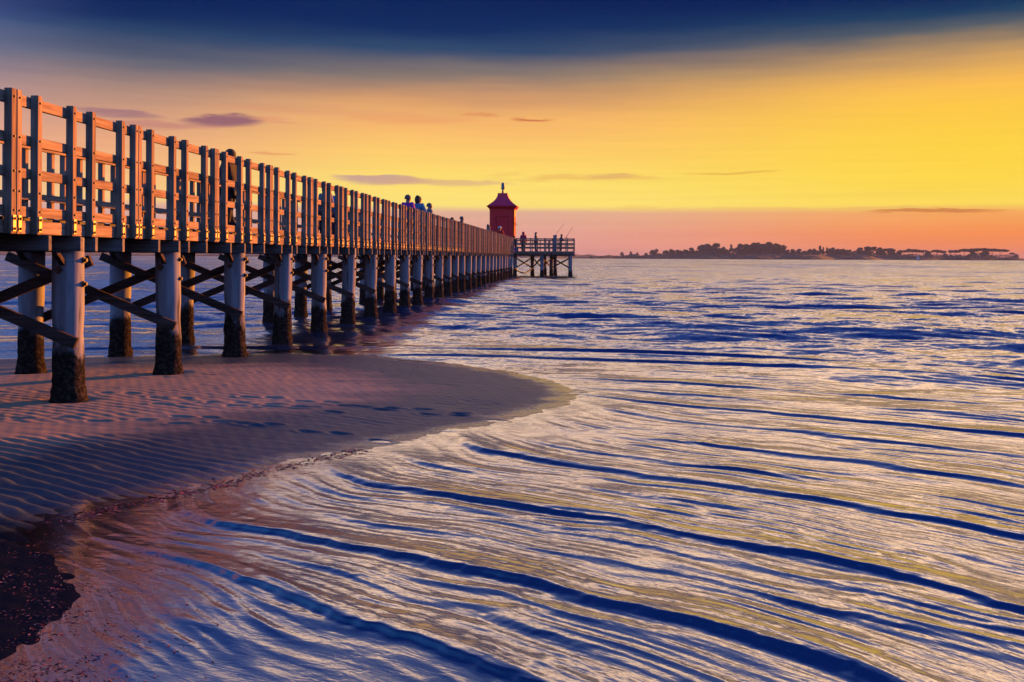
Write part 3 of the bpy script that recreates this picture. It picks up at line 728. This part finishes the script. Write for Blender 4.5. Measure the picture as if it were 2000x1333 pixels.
def person(loc, face, label, top, legs, hair=(.05, .035, .03), h=1.72, lean=0.0, arms='down', hairlen=0, hat=None, hood=None, sit=False, cloth_name='jacket', group=None, scarf=None):
    """front is local +Y"""
    e = empty('person', loc, face); tag(e, label, 'person', group)
    s = h/1.75
    hip = .92 if not sit else .50
    L = lambda z, extra=0: (math.sin(lean)*(z-hip)+extra, math.cos(lean)*(z-hip)+hip) if z > hip else (0, z)
    def up(x, z, fwd=0):
        f_ = math.sin(lean)*max(0, z)+fwd*math.cos(lean); zz = hip+math.cos(lean)*z-math.sin(lean)*fwd
        return (x*s, f_*s, zz*s)
    V = []; E = []; Rr = []
    def j(p, r, par=None):
        V.append(p); Rr.append(r if not isinstance(r, tuple) else r)
        if par is not None: E.append((par, len(V)-1))
        return len(V)-1
    pel = j(up(0, 0), (.14*s, .10*s))
    wa = j(up(0, .17), (.125*s, .09*s), pel); ch = j(up(0, .38), (.15*s, .105*s), wa); nb_ = j(up(0, .50), .075*s, ch)
    ne = j(up(0, .55), .068*s, nb_); hb = j(up(0, .605, .03), .088*s, ne); hm = j(up(0, .665, .03), .105*s, hb); ht = j(up(0, .725, .02), .085*s, hm)
    limbs = {}
    for sd_ in (-1, 1):
        shd = j(up(sd_*.175, .475), .062*s, ch)
        if arms == 'down': el_, ha = up(sd_*.24, .18, -.02), up(sd_*.24, -.07, .06)
        elif arms == 'front': el_, ha = up(sd_*.27, .20, .06), up(sd_*.12, .16, .27)
        else: el_, ha = up(sd_*.28, .24, .12), up(sd_*.16, .22, .38)
        ej = j(el_, .043*s, shd); wj = j(ha, .028*s, ej)
        dv = (Vector(ha)-Vector(el_)).normalized(); pj = j(tuple(Vector(ha)+dv*.06*s), .034*s, wj)
        side = Vector((1, 0, 0))
        for fi, (off, ln) in enumerate(((-.026, .075), (-.009, .085), (.009, .08), (.026, .062))):
            a = Vector(V[pj])+dv*.035*s+side*off*s; f1 = j(tuple(a), .010*s, pj)
            f2 = j(tuple(a+dv*ln*.6*s+Vector((0, .01, -.008))*s), .009*s, f1); j(tuple(a+dv*ln*s+Vector((0, .02, -.02))*s), .008*s, f2)
        tb = Vector(ha)+dv*.03*s+side*(-sd_)*.038*s; t1 = j(tuple(tb), .011*s, wj); j(tuple(tb+dv*.04*s-side*sd_*.018*s), .009*s, t1)
        limbs[sd_] = (V[shd], el_, ha)
        if sit: kn_ = (sd_*.12*s, .42*s, .50*s); an = (sd_*.13*s, .42*s, .08*s)
        else: kn_ = (sd_*.10*s, (.03+.05*sd_)*s, .49*s); an = (sd_*.11*s, (-.02-.04*sd_)*s, .08*s)
        hj = j((sd_*.09*s, 0, (hip-.06)*s), .095*s, pel); kj = j(kn_, .062*s, hj); aj = j(an, .042*s, kj)
        fj = j((an[0], an[1]+.09*s, .045*s), .042*s, aj); j((an[0], an[1]+.19*s, .035*s), .03*s, fj)
        limbs[sd_+10] = ((sd_*.09*s, 0, (hip-.06)*s), kn_, an)
    # nose
    j(up(0, .655, .125), .018*s, hm)
    body = link('body', skin_mesh('body', V, E, Rr, 0, [skin_m]), None, e)
    # jacket
    V2 = []; E2 = []; R2 = []
    def j2(p, r, par=None):
        V2.append(p); R2.append(r)
        if par is not None: E2.append((par, len(V2)-1))
        return len(V2)-1
    a = j2(up(0, -.06), (.175*s, .135*s)); b = j2(up(0, .17), (.16*s, .125*s), a); c_ = j2(up(0, .38), (.205*s, .15*s), b); d_ = j2(up(0, .495), .10*s, c_); j2(up(0, .55), .072*s, d_)
    for sd_ in (-1, 1):
        sh_, el_, ha = limbs[sd_]
        q = j2(sh_, .10*s, c_); q = j2(el_, .07*s, q); j2(tuple(Vector(el_).lerp(Vector(ha), .93)), .045*s, q)
    link(cloth_name, skin_mesh(cloth_name, V2, E2, R2, 0, [top]), None, e)
    V3 = [(0, 0, hip*s)]; E3 = []; R3 = [(.155*s, .12*s)]
    for sd_ in (-1, 1):
        hp, kn_, an = limbs[sd_+10]
        b0 = len(V3); V3 += [hp, kn_, tuple(Vector(kn_).lerp(Vector(an), .96))]; R3 += [.115*s, .08*s, .062*s]; E3 += [(0, b0), (b0, b0+1), (b0+1, b0+2)]
    link('trousers', skin_mesh('trousers', V3, E3, R3, 0, [legs]), None, e)
    hc = up(0, .735, .0)
    m = MB(); sph(m, up(0, .68, -.005), .112*s, .95, 1.0, 1.08, 10, cut=-.35)
    if hairlen:
        sph(m, up(0, .66, -.05), .115*s, .95, .7, 1.3+hairlen, 10)
    mt_ = hood or simple('hair', hair, .8, .3, 30, bump=.01)
    if hood:
        sph(m, up(0, .66, -.02), .13*s, .95, .9, 1.2, 10)
    m.build('hood' if hood else 'hair', mt_, e)
    for sd_ in (-1, 1):
        m = MB(); sph(m, up(sd_*.033, .67, .11), .013*s, n=6); m.build('eye', simple('eye', (.03, .02, .02), .3, 0), e)
    m = MB(); sph(m, up(0, .61, .11), .02*s, 1, .5, .35, n=6); m.build('mouth', simple('lip', (.30, .10, .09), .5, 0), e)
    if hat:
        m = MB(); sph(m, up(0, .70, 0), .13*s, 1, 1.05, .95, 10, cut=0.0)
        c0 = Vector(up(0, .71, .0)); m.tube([c0, c0+Vector((0, 0, .015))], .165*s, 16); m.build('hat', hat, e)
    return e
DK = DECK_T
black = cloth('black_cloth', (.012, .012, .016)); navy = cloth('navy_cloth', (.02, .035, .075)); purple = cloth('purple_cloth', (.34, .04, .36))
blue = cloth('blue_cloth', (.04, .26, .46)); grey = cloth('grey_cloth', (.16, .18, .19)); redc = cloth('red_cloth', (.65, .02, .015)); crimson = cloth('crimson_cloth', (.55, .01, .07)); teal = cloth('slate_cloth', (.035, .07, .11)); white = simple('white_cloth', (.75, .72, .68), .8)
darkr = cloth('maroon_cloth', (.09, .02, .05)); skyblue = cloth('bright_blue_cloth', (.02, .22, .48))
person((-7.02, 20.6, DK), R(80), 'person in black leaning on the far railing, dark head just above the near top rail', black, black, h=1.80, arms='front')
person((-7.15, 28.9, DK), R(150), 'walking person in a patterned blue scarf and black clothes, seen through the railing slats', grey, black, h=1.66, hairlen=.3)
person((-7.10, 30.2, DK), R(150), 'walking person in a bright blue top and maroon trousers, seen through the railing slats', skyblue, darkr, h=1.68)
person((-6.16, 36.9, DK), R(-25), 'grey haired person in a purple top beside the near railing', purple, navy, hair=(.12, .11, .12), h=1.88)
person((-5.98, 38.2, DK), R(-35), 'person with curly dark hair in a blue jacket, elbow over the near railing', blue, navy, h=1.91, hairlen=.1, arms='front')
person((-5.93, 40.2, DK), R(-60), 'shorter pale haired person in front of the blue jacket, leaning over the railing', grey, navy, hair=(.14, .13, .14), h=1.76, lean=.1)
person((-6.62, 53.5, DK), R(0), 'small dark haired head just above the railing, left of the navy jacket', black, black, h=1.70)
person((-6.25, 53.8, DK), R(-70), 'grey haired person in a navy jacket bending over the railing halfway along the pier', navy, black, hair=(.12, .12, .13), h=1.78, lean=.15, arms='front')
person((-6.15, 69.3, DK), R(-60), 'long haired person in a grey coat near the lighthouse end of the pier', grey, navy, hair=(.10, .10, .09), h=1.80, hairlen=.5, lean=.08)
person((-5.95, 77.2, DK), R(180), 'person in a bright red shirt and white hat in front of the lighthouse', redc, navy, h=1.92, hat=white, arms='front')
person((-6.2, 75.6, DK), R(180), 'dark dressed person just left of the red shirt, head at the railing top', black, black, h=1.55)
def on_plat(x, ytop, Y, **k):
    q = P(x, ytop, Y=Y); return (q.x, Y, DK), q.z-DK
(l, h) = on_plat(1005, 461, PY0+1.3); person(l, R(180), 'dark haired seated person at the left corner of the platform', black, black, h=h)
(l, h) = on_plat(1022, 452.5, PY0+2.0); person(l, R(0), 'person in a crimson hooded jacket standing on the platform', crimson, black, h=h, hood=crimson)
(l, h) = on_plat(1046.5, 453, PY0+1.6); person(l, R(80), 'standing person in a slate blue jacket in the middle of the platform', teal, navy, h=h, hair=(.12, .10, .10))
(l, h) = on_plat(1094.5, 457, PY0+1.6); person(l, R(-80), 'fishing person in a dark jacket leaning at the right end of the platform', navy, black, h=h, lean=.15, arms='reach')
# rods
def rod(x0, y0, x1, y1, Y, label):
    a, b = P(x0, y0, Y=Y), P(x1, y1, Y=Y+.2)
    e = empty('fishing_rod', a); tag(e, label, 'fishing rod', 'fishing rods on the platform')
    m = MB(); n = 8; m.tube([(b-a)*i/n+Vector((0, 0, .05*math.sin(math.pi*i/n))) for i in range(n+1)], [.022-.012*i/n for i in range(n+1)], 6); m.build('blank', bolt_m, e)
    m = MB(); m.tube([(0, 0, 0), tuple((b-a)*.12)], .032, 6); m.build('handle', simple('cork', (.12, .08, .05)), e)
    m = MB(); c_ = (b-a)*.14; m.tube([c_+Vector((0, -.08, 0)), c_+Vector((0, -.02, 0))], .06, 8); m.build('reel', bolt_m, e)
rod(1067.5, 484, 1102, 436.5, PY0+1.0, 'thin fishing rod leaning up past the box column, the taller one')
rod(1104, 467, 1119, 443.5, PY0+1.2, 'thin fishing rod held at the right end of the platform')
# gear at the right end
bk = P(1045, 489, Y=PY0+.7)
for x, lab, hh in ((1048, 'small blue bucket behind the left part of the platform railing', .42),):
    q = P(1009, 490, Y=PY0+.7); e = empty('bucket', (q.x, q.y, DK)); tag(e, lab, 'bucket')
    m = MB(); m.tube([(0, 0, 0), (0, 0, hh)], [.17, .22], 14); m.build('pail', simple('blue_plastic', (.05, .12, .45), .4), e)
    m = MB(); m.tube([(.21*math.cos(a), 0, hh+.18*math.sin(a)) for a in [math.pi*i/10 for i in range(11)]], .012, 6); m.build('handle', bolt_m, e)
q = P(1104, 480, Y=PY0+1.3); e = empty('bicycle', (q.x-.15, q.y, DK)); tag(e, 'dark bicycle parked behind the right end of the platform railing', 'bicycle')
for dx_ in (-.5, .5):
    m = MB(); m.tube([(dx_+.33*math.cos(a), 0, .34+.33*math.sin(a)) for a in [2*math.pi*i/20 for i in range(21)]], .022, 6, cap=False)
    for i in range(10):
        a = math.pi*2*i/10; m.tube([(dx_, 0, .34), (dx_+.32*math.cos(a), 0, .34+.32*math.sin(a))], .004, 4)
    m.build('wheel', bolt_m, e)
m = MB()
for a, b in (((-.5, .34), (-.12, .34)), ((-.12, .34), (-.25, .86)), ((-.25, .82), (-.5, .34)), ((-.12, .34), (.30, .80)), ((-.22, .78), (.30, .84)), ((.27, .95), (.5, .34))):
    m.tube([(a[0], 0, a[1]), (b[0], 0, b[1])], .02, 6)
m.build('frame', navy, e)
m = MB(); m.box(-.38, -.14, -.07, .07, .86, .91, ch=.01); m.build('saddle', black, e)
m = MB(); m.tube([(.25, -.28, .98), (.27, 0, 1.0), (.25, .28, .98)], .016, 6); m.build('handlebar', bolt_m, e)

# ------------------------------------------------------------------ far shore
SY = 1150.0
land_m = simple('shore_scrub', (.035, .035, .022), .95, .4, .06)
def strip(name, pts, depth, zbase=-1.0):
    """land with a rounded cross section: pts = [(x, y_front, height)]"""
    vs = []; fs = []; sec = [(0, -1), (.02, .35), (.12, .7), (.35, 1), (1, .9), (1.02, -1)]
    for x, y, h_ in pts:
        for f_, k_ in sec: vs.append((x, y+f_*depth, h_*k_ if k_ > 0 else zbase))
    n = len(sec)
    for i in range(len(pts)-1):
        for k in range(n-1): fs.append((i*n+k, (i+1)*n+k, (i+1)*n+k+1, i*n+k+1))
    m = MB(); m.add(vs, fs, 0, False); o_ = m.build(name, land_m); tag(o_, kind='structure'); return o_
pts = []
for i in range(260):
    px = 1090+i*5.2
    Y = SY+60*math.sin(i*.05)+20*math.sin(i*.31)
    hh = (3.2+.7*math.sin(i*.7)+.6*math.sin(i*1.9+1)+.4*rnd.random())*(.35+.65*min(1, max(0, (px-1120)/120)))
    if px > 1960: hh *= max(.4, 1-(px-1960)/60)
    pts.append(((px-1130)*Y/F, Y, hh*1.25))
strip('far_shore', pts, 160)
pts = []
for i in range(200):
    px = -700+i*9.6
    Y = 1900+90*math.sin(i*.07)
    pts.append(((px-1130)*Y/F, Y, 5.5+1.2*math.sin(i*.6)+1.2*math.sin(i*1.7)+.8*rnd.random()))
strip('far_shore', pts, 200)

leafm, g, p, o = material('foliage')
oi = g.n('ShaderNodeObjectInfo').outputs['Random']
tc = g.n('ShaderNodeTexCoord').outputs['Object']
c = g.mixc(g.noise(tc, .5, 3), (.035, .055, .022), (.10, .11, .05))
c = g.mixc(g.m('MULTIPLY', oi, .4), c, (.09, .07, .05))
g.l(c, p.inputs['Base Color']); p.inputs['Roughness'].default_value = .8
bark = simple('bark', (.10, .07, .05), .9)
def crown_mesh(seed, kind, n=2400):
    """unit tree: height 1, half width 1 before scaling"""
    rs = random.Random(seed); m = MB()
    cl = []
    for _ in range(16 if kind != 'pine' else 11):
        if kind == 'umbrella':
            a = rs.uniform(0, 6.28); r = rs.random()**.5*.85; cl.append((r*math.cos(a), r*math.sin(a), .82+rs.uniform(-.05, .07)-.10*r*r, rs.uniform(.2, .34), .09))
        elif kind == 'pine':
            t_ = rs.random(); cl.append((rs.uniform(-.5, .5)*(1.1-t_), rs.uniform(-.5, .5)*(1.1-t_), .35+.6*t_, rs.uniform(.2, .42)*(1.2-t_), .13))
        else:
            a = rs.uniform(0, 6.28); t_ = rs.random(); r = rs.random()**.5*.75*math.sqrt(max(.05, 1-(t_*1.0)**2)); cl.append((r*math.cos(a), r*math.sin(a), .18+.68*t_, rs.uniform(.22, .4), .15))
    for i in range(n):
        c_ = rs.choice(cl); 
        while True:
            u = Vector([rs.uniform(-1, 1) for _ in range(3)])
            if .35 < u.length < 1: break
        q = Vector((c_[0]+u.x*c_[3], c_[1]+u.y*c_[3], c_[2]+u.z*c_[4]))
        sz = rs.uniform(.045, .10)
        a = Vector([rs.uniform(-1, 1) for _ in range(3)]).normalized(); b = a.orthogonal().normalized()
        zs_ = .45
        m.add([q+Vector((v.x, v.y, v.z*zs_))*sz for v in (a, b, -a, -b)], [(0, 1, 2, 3)])
    return m.mesh('crown', [leafm]), cl
def trunk_mesh(seed, kind, cl):
    rs = random.Random(seed); m = MB()
    top = .78 if kind == 'umbrella' else .7
    m.tube([(0, 0, -.05), (.02, 0, .3), (0, .02, top)], [.035, .026, .012], 6)
    for c_ in cl[:6]: m.tube([(0, 0, top*rs.uniform(.5, .9)), (c_[0]*.8, c_[1]*.8, c_[2])], [.014, .006], 5)
    return m.mesh('trunk', [bark])
TV = {}
for kind in ('broad', 'umbrella', 'pine'):
    TV[kind] = []
    for s in range(3):
        cm, cl = crown_mesh(100+s*7+len(kind), kind); TV[kind].append((cm, trunk_mesh(s, kind, cl)))
trees = [(1280, 485.5, 20, 'broad'), (1300, 490, 14, 'broad'), (1312, 488, 16, 'broad'), (1325, 487, 16, 'broad'), (1338, 486.5, 17, 'broad'), (1350, 485, 18, 'broad'), (1360, 488, 14, 'broad'),
         (1371, 480, 24, 'broad'), (1383, 478, 28, 'broad'), (1398, 477, 30, 'broad'), (1411, 481, 22, 'broad'), (1420, 486, 14, 'broad'), (1428, 480.5, 13, 'pine'), (1437, 485, 16, 'broad'),
         (1446, 478, 18, 'broad'), (1453, 477, 20, 'umbrella'), (1460, 480, 24, 'broad'), (1471, 476, 28, 'broad'), (1481, 471.5, 20, 'broad'), (1491, 474.5, 26, 'broad'), (1504, 475, 28, 'broad'), (1518, 474, 32, 'broad'), (1528, 478, 22, 'broad'),
         (1538, 489, 16, 'broad'), (1549, 488, 18, 'broad'), (1560, 487.5, 18, 'broad'), (1572, 489, 14, 'broad'), (1582, 488, 16, 'broad'), (1591, 487, 14, 'broad'), (1601.5, 481.5, 13, 'pine'), (1608, 485, 10, 'pine'), (1615, 486, 11, 'pine'),
         (1624, 485, 20, 'broad'), (1636, 485, 24, 'broad'), (1648, 485, 20, 'broad'), (1659, 489, 14, 'broad'), (1668, 489, 12, 'broad'), (1680, 485, 22, 'broad'), (1693, 483, 26, 'broad'), (1706, 483, 24, 'umbrella'), (1717, 485, 22, 'broad'), (1725, 488, 12, 'broad'),
         (1737, 485.5, 22, 'umbrella'), (1740, 489, 18, 'broad'), (1754, 490, 13, 'broad'), (1765, 489, 16, 'umbrella'), (1777, 487, 22, 'umbrella'), (1790, 488, 18, 'umbrella'), (1804, 489, 18, 'umbrella'), (1813, 491, 12, 'broad'),
         (1830, 488.5, 16, 'umbrella'), (1838, 490, 14, 'umbrella'), (1856, 489.5, 16, 'umbrella'), (1867, 489, 18, 'umbrella'), (1884, 487, 20, 'umbrella'), (1897, 486.5, 22, 'umbrella'), (1911, 485.5, 24, 'umbrella'), (1925, 485.5, 24, 'umbrella'), (1939, 486, 22, 'umbrella'), (1953, 487, 24, 'umbrella'),
         (1900, 493, 22, 'broad'), (1924, 492, 22, 'broad'), (1976, 494, 8, 'umbrella'), (1846, 496, 14, 'broad'), (1780, 495, 16, 'broad'), (1985, 496, 8, 'broad'), (1232, 492, 7, 'broad'), (1215, 493, 7, 'broad'), (1245, 494, 8, 'broad'), (1262, 494.5, 9, 'broad')]
KL = {'broad': 'broad leafed tree in the far row along the shore', 'umbrella': 'flat topped umbrella pine in the far row along the shore', 'pine': 'narrow upright conifer standing in the far row along the shore'}
tl = sorted(trees)
for i, (x, yt, wd, kd) in enumerate(tl):
    Y = SY+rnd.uniform(90, 150) if kd != 'umbrella' else SY+rnd.uniform(50, 90)
    q = P(x, yt, Y=Y); H = q.z-1.8; W = wd*.66*Y/F
    name = {'broad': 'broadleaf_tree', 'umbrella': 'umbrella_pine', 'pine': 'conifer_tree'}[kd]
    e = empty(name, (q.x, Y, 1.8), rnd.uniform(0, 6)); e.scale = (W, W, H/.93)
    big = 'tallest ' if yt < 472 else ('tall ' if yt < 479 else ('low ' if yt > 489 else ''))
    where = ('left of the main clump' if x < 1365 else 'in the tallest clump' if x < 1532 else 'in the low gap right of the tallest clump' if x < 1612 else 'in the middle of the shore' if x < 1745 else 'just behind the white sailboat' if x < 1822 else 'toward the right end of the shore')
    same = [t_ for t_ in tl if t_[3] == kd and (('left of the main clump' if t_[0] < 1365 else 'in the tallest clump' if t_[0] < 1532 else 'in the low gap right of the tallest clump' if t_[0] < 1612 else 'in the middle of the shore' if t_[0] < 1745 else 'just behind the white sailboat' if t_[0] < 1822 else 'toward the right end of the shore') == where)]
    nth = ['first', 'second', 'third', 'fourth', 'fifth', 'sixth', 'seventh', 'eighth', 'ninth', 'tenth', 'eleventh', 'twelfth', 'thirteenth', 'fourteenth', 'fifteenth', 'sixteenth', 'seventeenth'][same.index((x, yt, wd, kd))]
    kn_ = {'broad': 'rounded tree', 'umbrella': 'flat topped pine', 'pine': 'narrow conifer'}[kd]
    tag(e, f'{big}{kn_} {where}, {nth} from its left', 'tree', 'trees along the far shore')
    cm, tm = TV[kd][rnd.randrange(3)]
    link('crown', cm, None, e); link('trunk', tm, None, e)
# low bushes: a continuous scrub edge
m = MB(); rs = random.Random(4)
for i in range(9000):
    px = rs.uniform(1150, 1990); Y = SY+rs.uniform(20, 130)
    hmax = 4.2 if px > 1290 else 1.4
    q = Vector(((px-1130)*Y/F, Y, 2.4*min(1, max(.5, (px-1100)/180))+rs.random()**2*hmax))
    sz = rs.uniform(.5, 1.3); a = Vector([rs.uniform(-1, 1) for _ in range(3)]).normalized(); b = a.orthogonal().normalized()
    m.add([q+Vector((v.x, v.y, v.z*.6))*sz for v in (a, b, -a, -b)], [(0, 1, 2, 3)])
tag(m.build('scrub', leafm), 'low scrub covering the far shore under the trees', 'scrub', kind='stuff')

# sailboat
q = P(1793, 505, Y=900); e = empty('sailboat', (q.x, 900, 0), R(20)); tag(e, 'small white sailboat in front of the far shore', 'sailboat')
m = MB(); n = 10; vs = []; fs = []
for i in range(n+1):
    t_ = i/n; x = -2.2+4.4*t_; wv = .75*math.sin(math.pi*(.18+.82*(1-t_)))**.7 if t_ < 1 else .02
    vs += [(x, -wv, .75+.15*t_), (x, -wv*.7, .1), (x, 0, -.2), (x, wv*.7, .1), (x, wv, .75+.15*t_)]
for i in range(n):
    for k in range(4): fs.append((i*5+k, (i+1)*5+k, (i+1)*5+k+1, i*5+k+1))
    fs.append((i*5+4, (i+1)*5+4, (i+1)*5, i*5))
fs += [(4, 3, 2, 1, 0), tuple(n*5+k for k in range(5))]
m.add(vs, fs, 0); m.build('hull', simple('boat_hull', (.6, .6, .6), .4), e)
m = MB(); m.tube([(.4, 0, .8), (.4, 0, 6.6)], .06, 6); m.build('mast', steel, e)
sl = simple('sail', (.72, .74, .78), .8)
def sail(name, a, b, c_, bulge):
    m = MB(); n = 6; vs = []; fs = []
    for i in range(n+1):
        for k in range(n+1):
            u, v = i/n, k/n; pa = Vector(a).lerp(Vector(b), u); pb = Vector(a).lerp(Vector(c_), u) if False else Vector(c_)
            q_ = pa.lerp(pb, v); vs.append((q_.x, q_.y+bulge*math.sin(math.pi*u)*math.sin(math.pi*v), q_.z))
    for i in range(n):
        for k in range(n): fs.append((i*(n+1)+k, (i+1)*(n+1)+k, (i+1)*(n+1)+k+1, i*(n+1)+k+1))
    m.add(vs, fs, 0, True); m.build(name, sl, e)
sail('main_sail', (.3, 0, 1.2), (-2.0, 0, 1.3), (.35, 0, 6.4), .35); sail('jib', (.5, 0, 1.1), (2.2, 0, 1.0), (.5, 0, 5.4), .3)

# ------------------------------------------------------------------ haze
HAZE = True
if HAZE:
    m = MB(); m.box(-6500, 6500, -400, 4600, -2.5, 22)
    mh = bpy.data.materials.new('haze'); mh.use_nodes = True; nt = mh.node_tree; nt.nodes.clear(); g = NT(nt)
    o_ = g.n('ShaderNodeOutputMaterial'); pv_ = g.n('ShaderNodeVolumePrincipled'); g.l(pv_.outputs[0], o_.inputs['Volume'])
    pv_.inputs['Density'].default_value = .00015; pv_.inputs['Color'].default_value = (.5, .68, .95, 1); pv_.inputs['Anisotropy'].default_value = .0
    tag(m.build('haze', mh), kind='stuff')

# ------------------------------------------------------------------ seaweed, shells and glint flakes
wm, g, p, o = material('seaweed')
rn = g.n('ShaderNodeNewGeometry').outputs['Random Per Island']
c = g.ramp(rn, [(0, (.025, .010, .012)), (.35, (.10, .02, .02)), (.6, (.22, .03, .025)), (.85, (.40, .07, .05)), (1, (.42, .25, .22))])
g.l(c, p.inputs['Base Color']); p.inputs['Roughness'].default_value = .35
m = MB(); rs = random.Random(9)
def flake(x, y, z, s):
    a = rs.uniform(0, 6.28); ln = s*rs.uniform(.8, 2.2); wd = s*rs.uniform(.3, .8)
    ca, sa = math.cos(a), math.sin(a); tl_ = rs.uniform(-.4, .4)
    pts_ = []
    for u, v, hh in ((-1, -.3, 0), (-.3, -1, .3), (.6, -.7, .35), (1, 0, .05), (.5, .8, .3), (-.5, .9, .25)):
        lx, ly = u*ln/2*rs.uniform(.8, 1.15), v*wd/2*rs.uniform(.7, 1.2)
        pts_.append((x+lx*ca-ly*sa, y+lx*sa+ly*ca, z+hh*s*.3+v*tl_*wd*.4))
    pts_.append((x, y, z+s*.16))
    m.add(pts_, [(i, (i+1) % 6, 6) for i in range(6)])
XY = []
line = [P(700, 879, Z=0).xy, P(620, 897, Z=0).xy, P(520, 918, Z=0).xy, P(430, 945, Z=0).xy, P(330, 968, Z=0).xy, P(210, 990, Z=0).xy, P(140, 1015, Z=0).xy]
for i in range(1100):
    k = rs.random()*(len(line)-1); a = line[int(k)]; b = line[min(int(k)+1, len(line)-1)]; q = a.lerp(b, k % 1)
    if math.sin(k*9.0)+math.sin(k*23.)*.6 < -.2 and rs.random() < .85: continue
    XY.append((q.x+rs.gauss(.03, .06), q.y+rs.gauss(-.05, .06), rs.uniform(.012, .035)))
for i in range(3600):  # red flakes in the shallows, standing in for glints off the sunlit railing
    px = rs.uniform(-60, 620)*(rs.random()**.35); py = rs.uniform(1000, 1420)
    dn = math.exp(-((px-60-(py-1000)*.12)/190)**2)*min(1, (py-985)/110)
    if rs.random() > dn: continue
    q = P(px, py, Z=0)
    if math.sin(q.x*9+3*math.sin(q.y*5))+math.sin(q.y*13+q.x*4) < -.3: continue
    XY.append((q.x, q.y, rs.uniform(.006, .017)))
XY = np.array(XY)
zz = np.maximum(sand_z(XY[:, 0], XY[:, 1]), water_z(XY[:, 0], XY[:, 1], np.full(len(XY), .01))[0])
for (x, y, s), z in zip(XY, zz): flake(x, y, z+.001, s)
# sparse bits along the upper shore and on the flats
B2 = []
for i in range(500):
    px, py = rs.uniform(250, 1100), rs.gauss(712+ (0), 14); q = P(px, py, Z=0); B2.append((q.x, q.y, rs.uniform(.01, .03)))
for i in range(160):
    px, py = rs.uniform(0, 900), rs.uniform(740, 870); q = P(px, py, Z=0); B2.append((q.x, q.y, rs.uniform(.008, .018)))
B2 = np.array(B2); zz = np.maximum(sand_z(B2[:, 0], B2[:, 1]), 0)
for (x, y, s), z in zip(B2, zz): flake(x, y, z+.001, s)
tag(m.build('seaweed', wm), 'reddish seaweed and shell scraps strewn along the waterline, with added flakes for red glints', 'seaweed', kind='stuff')
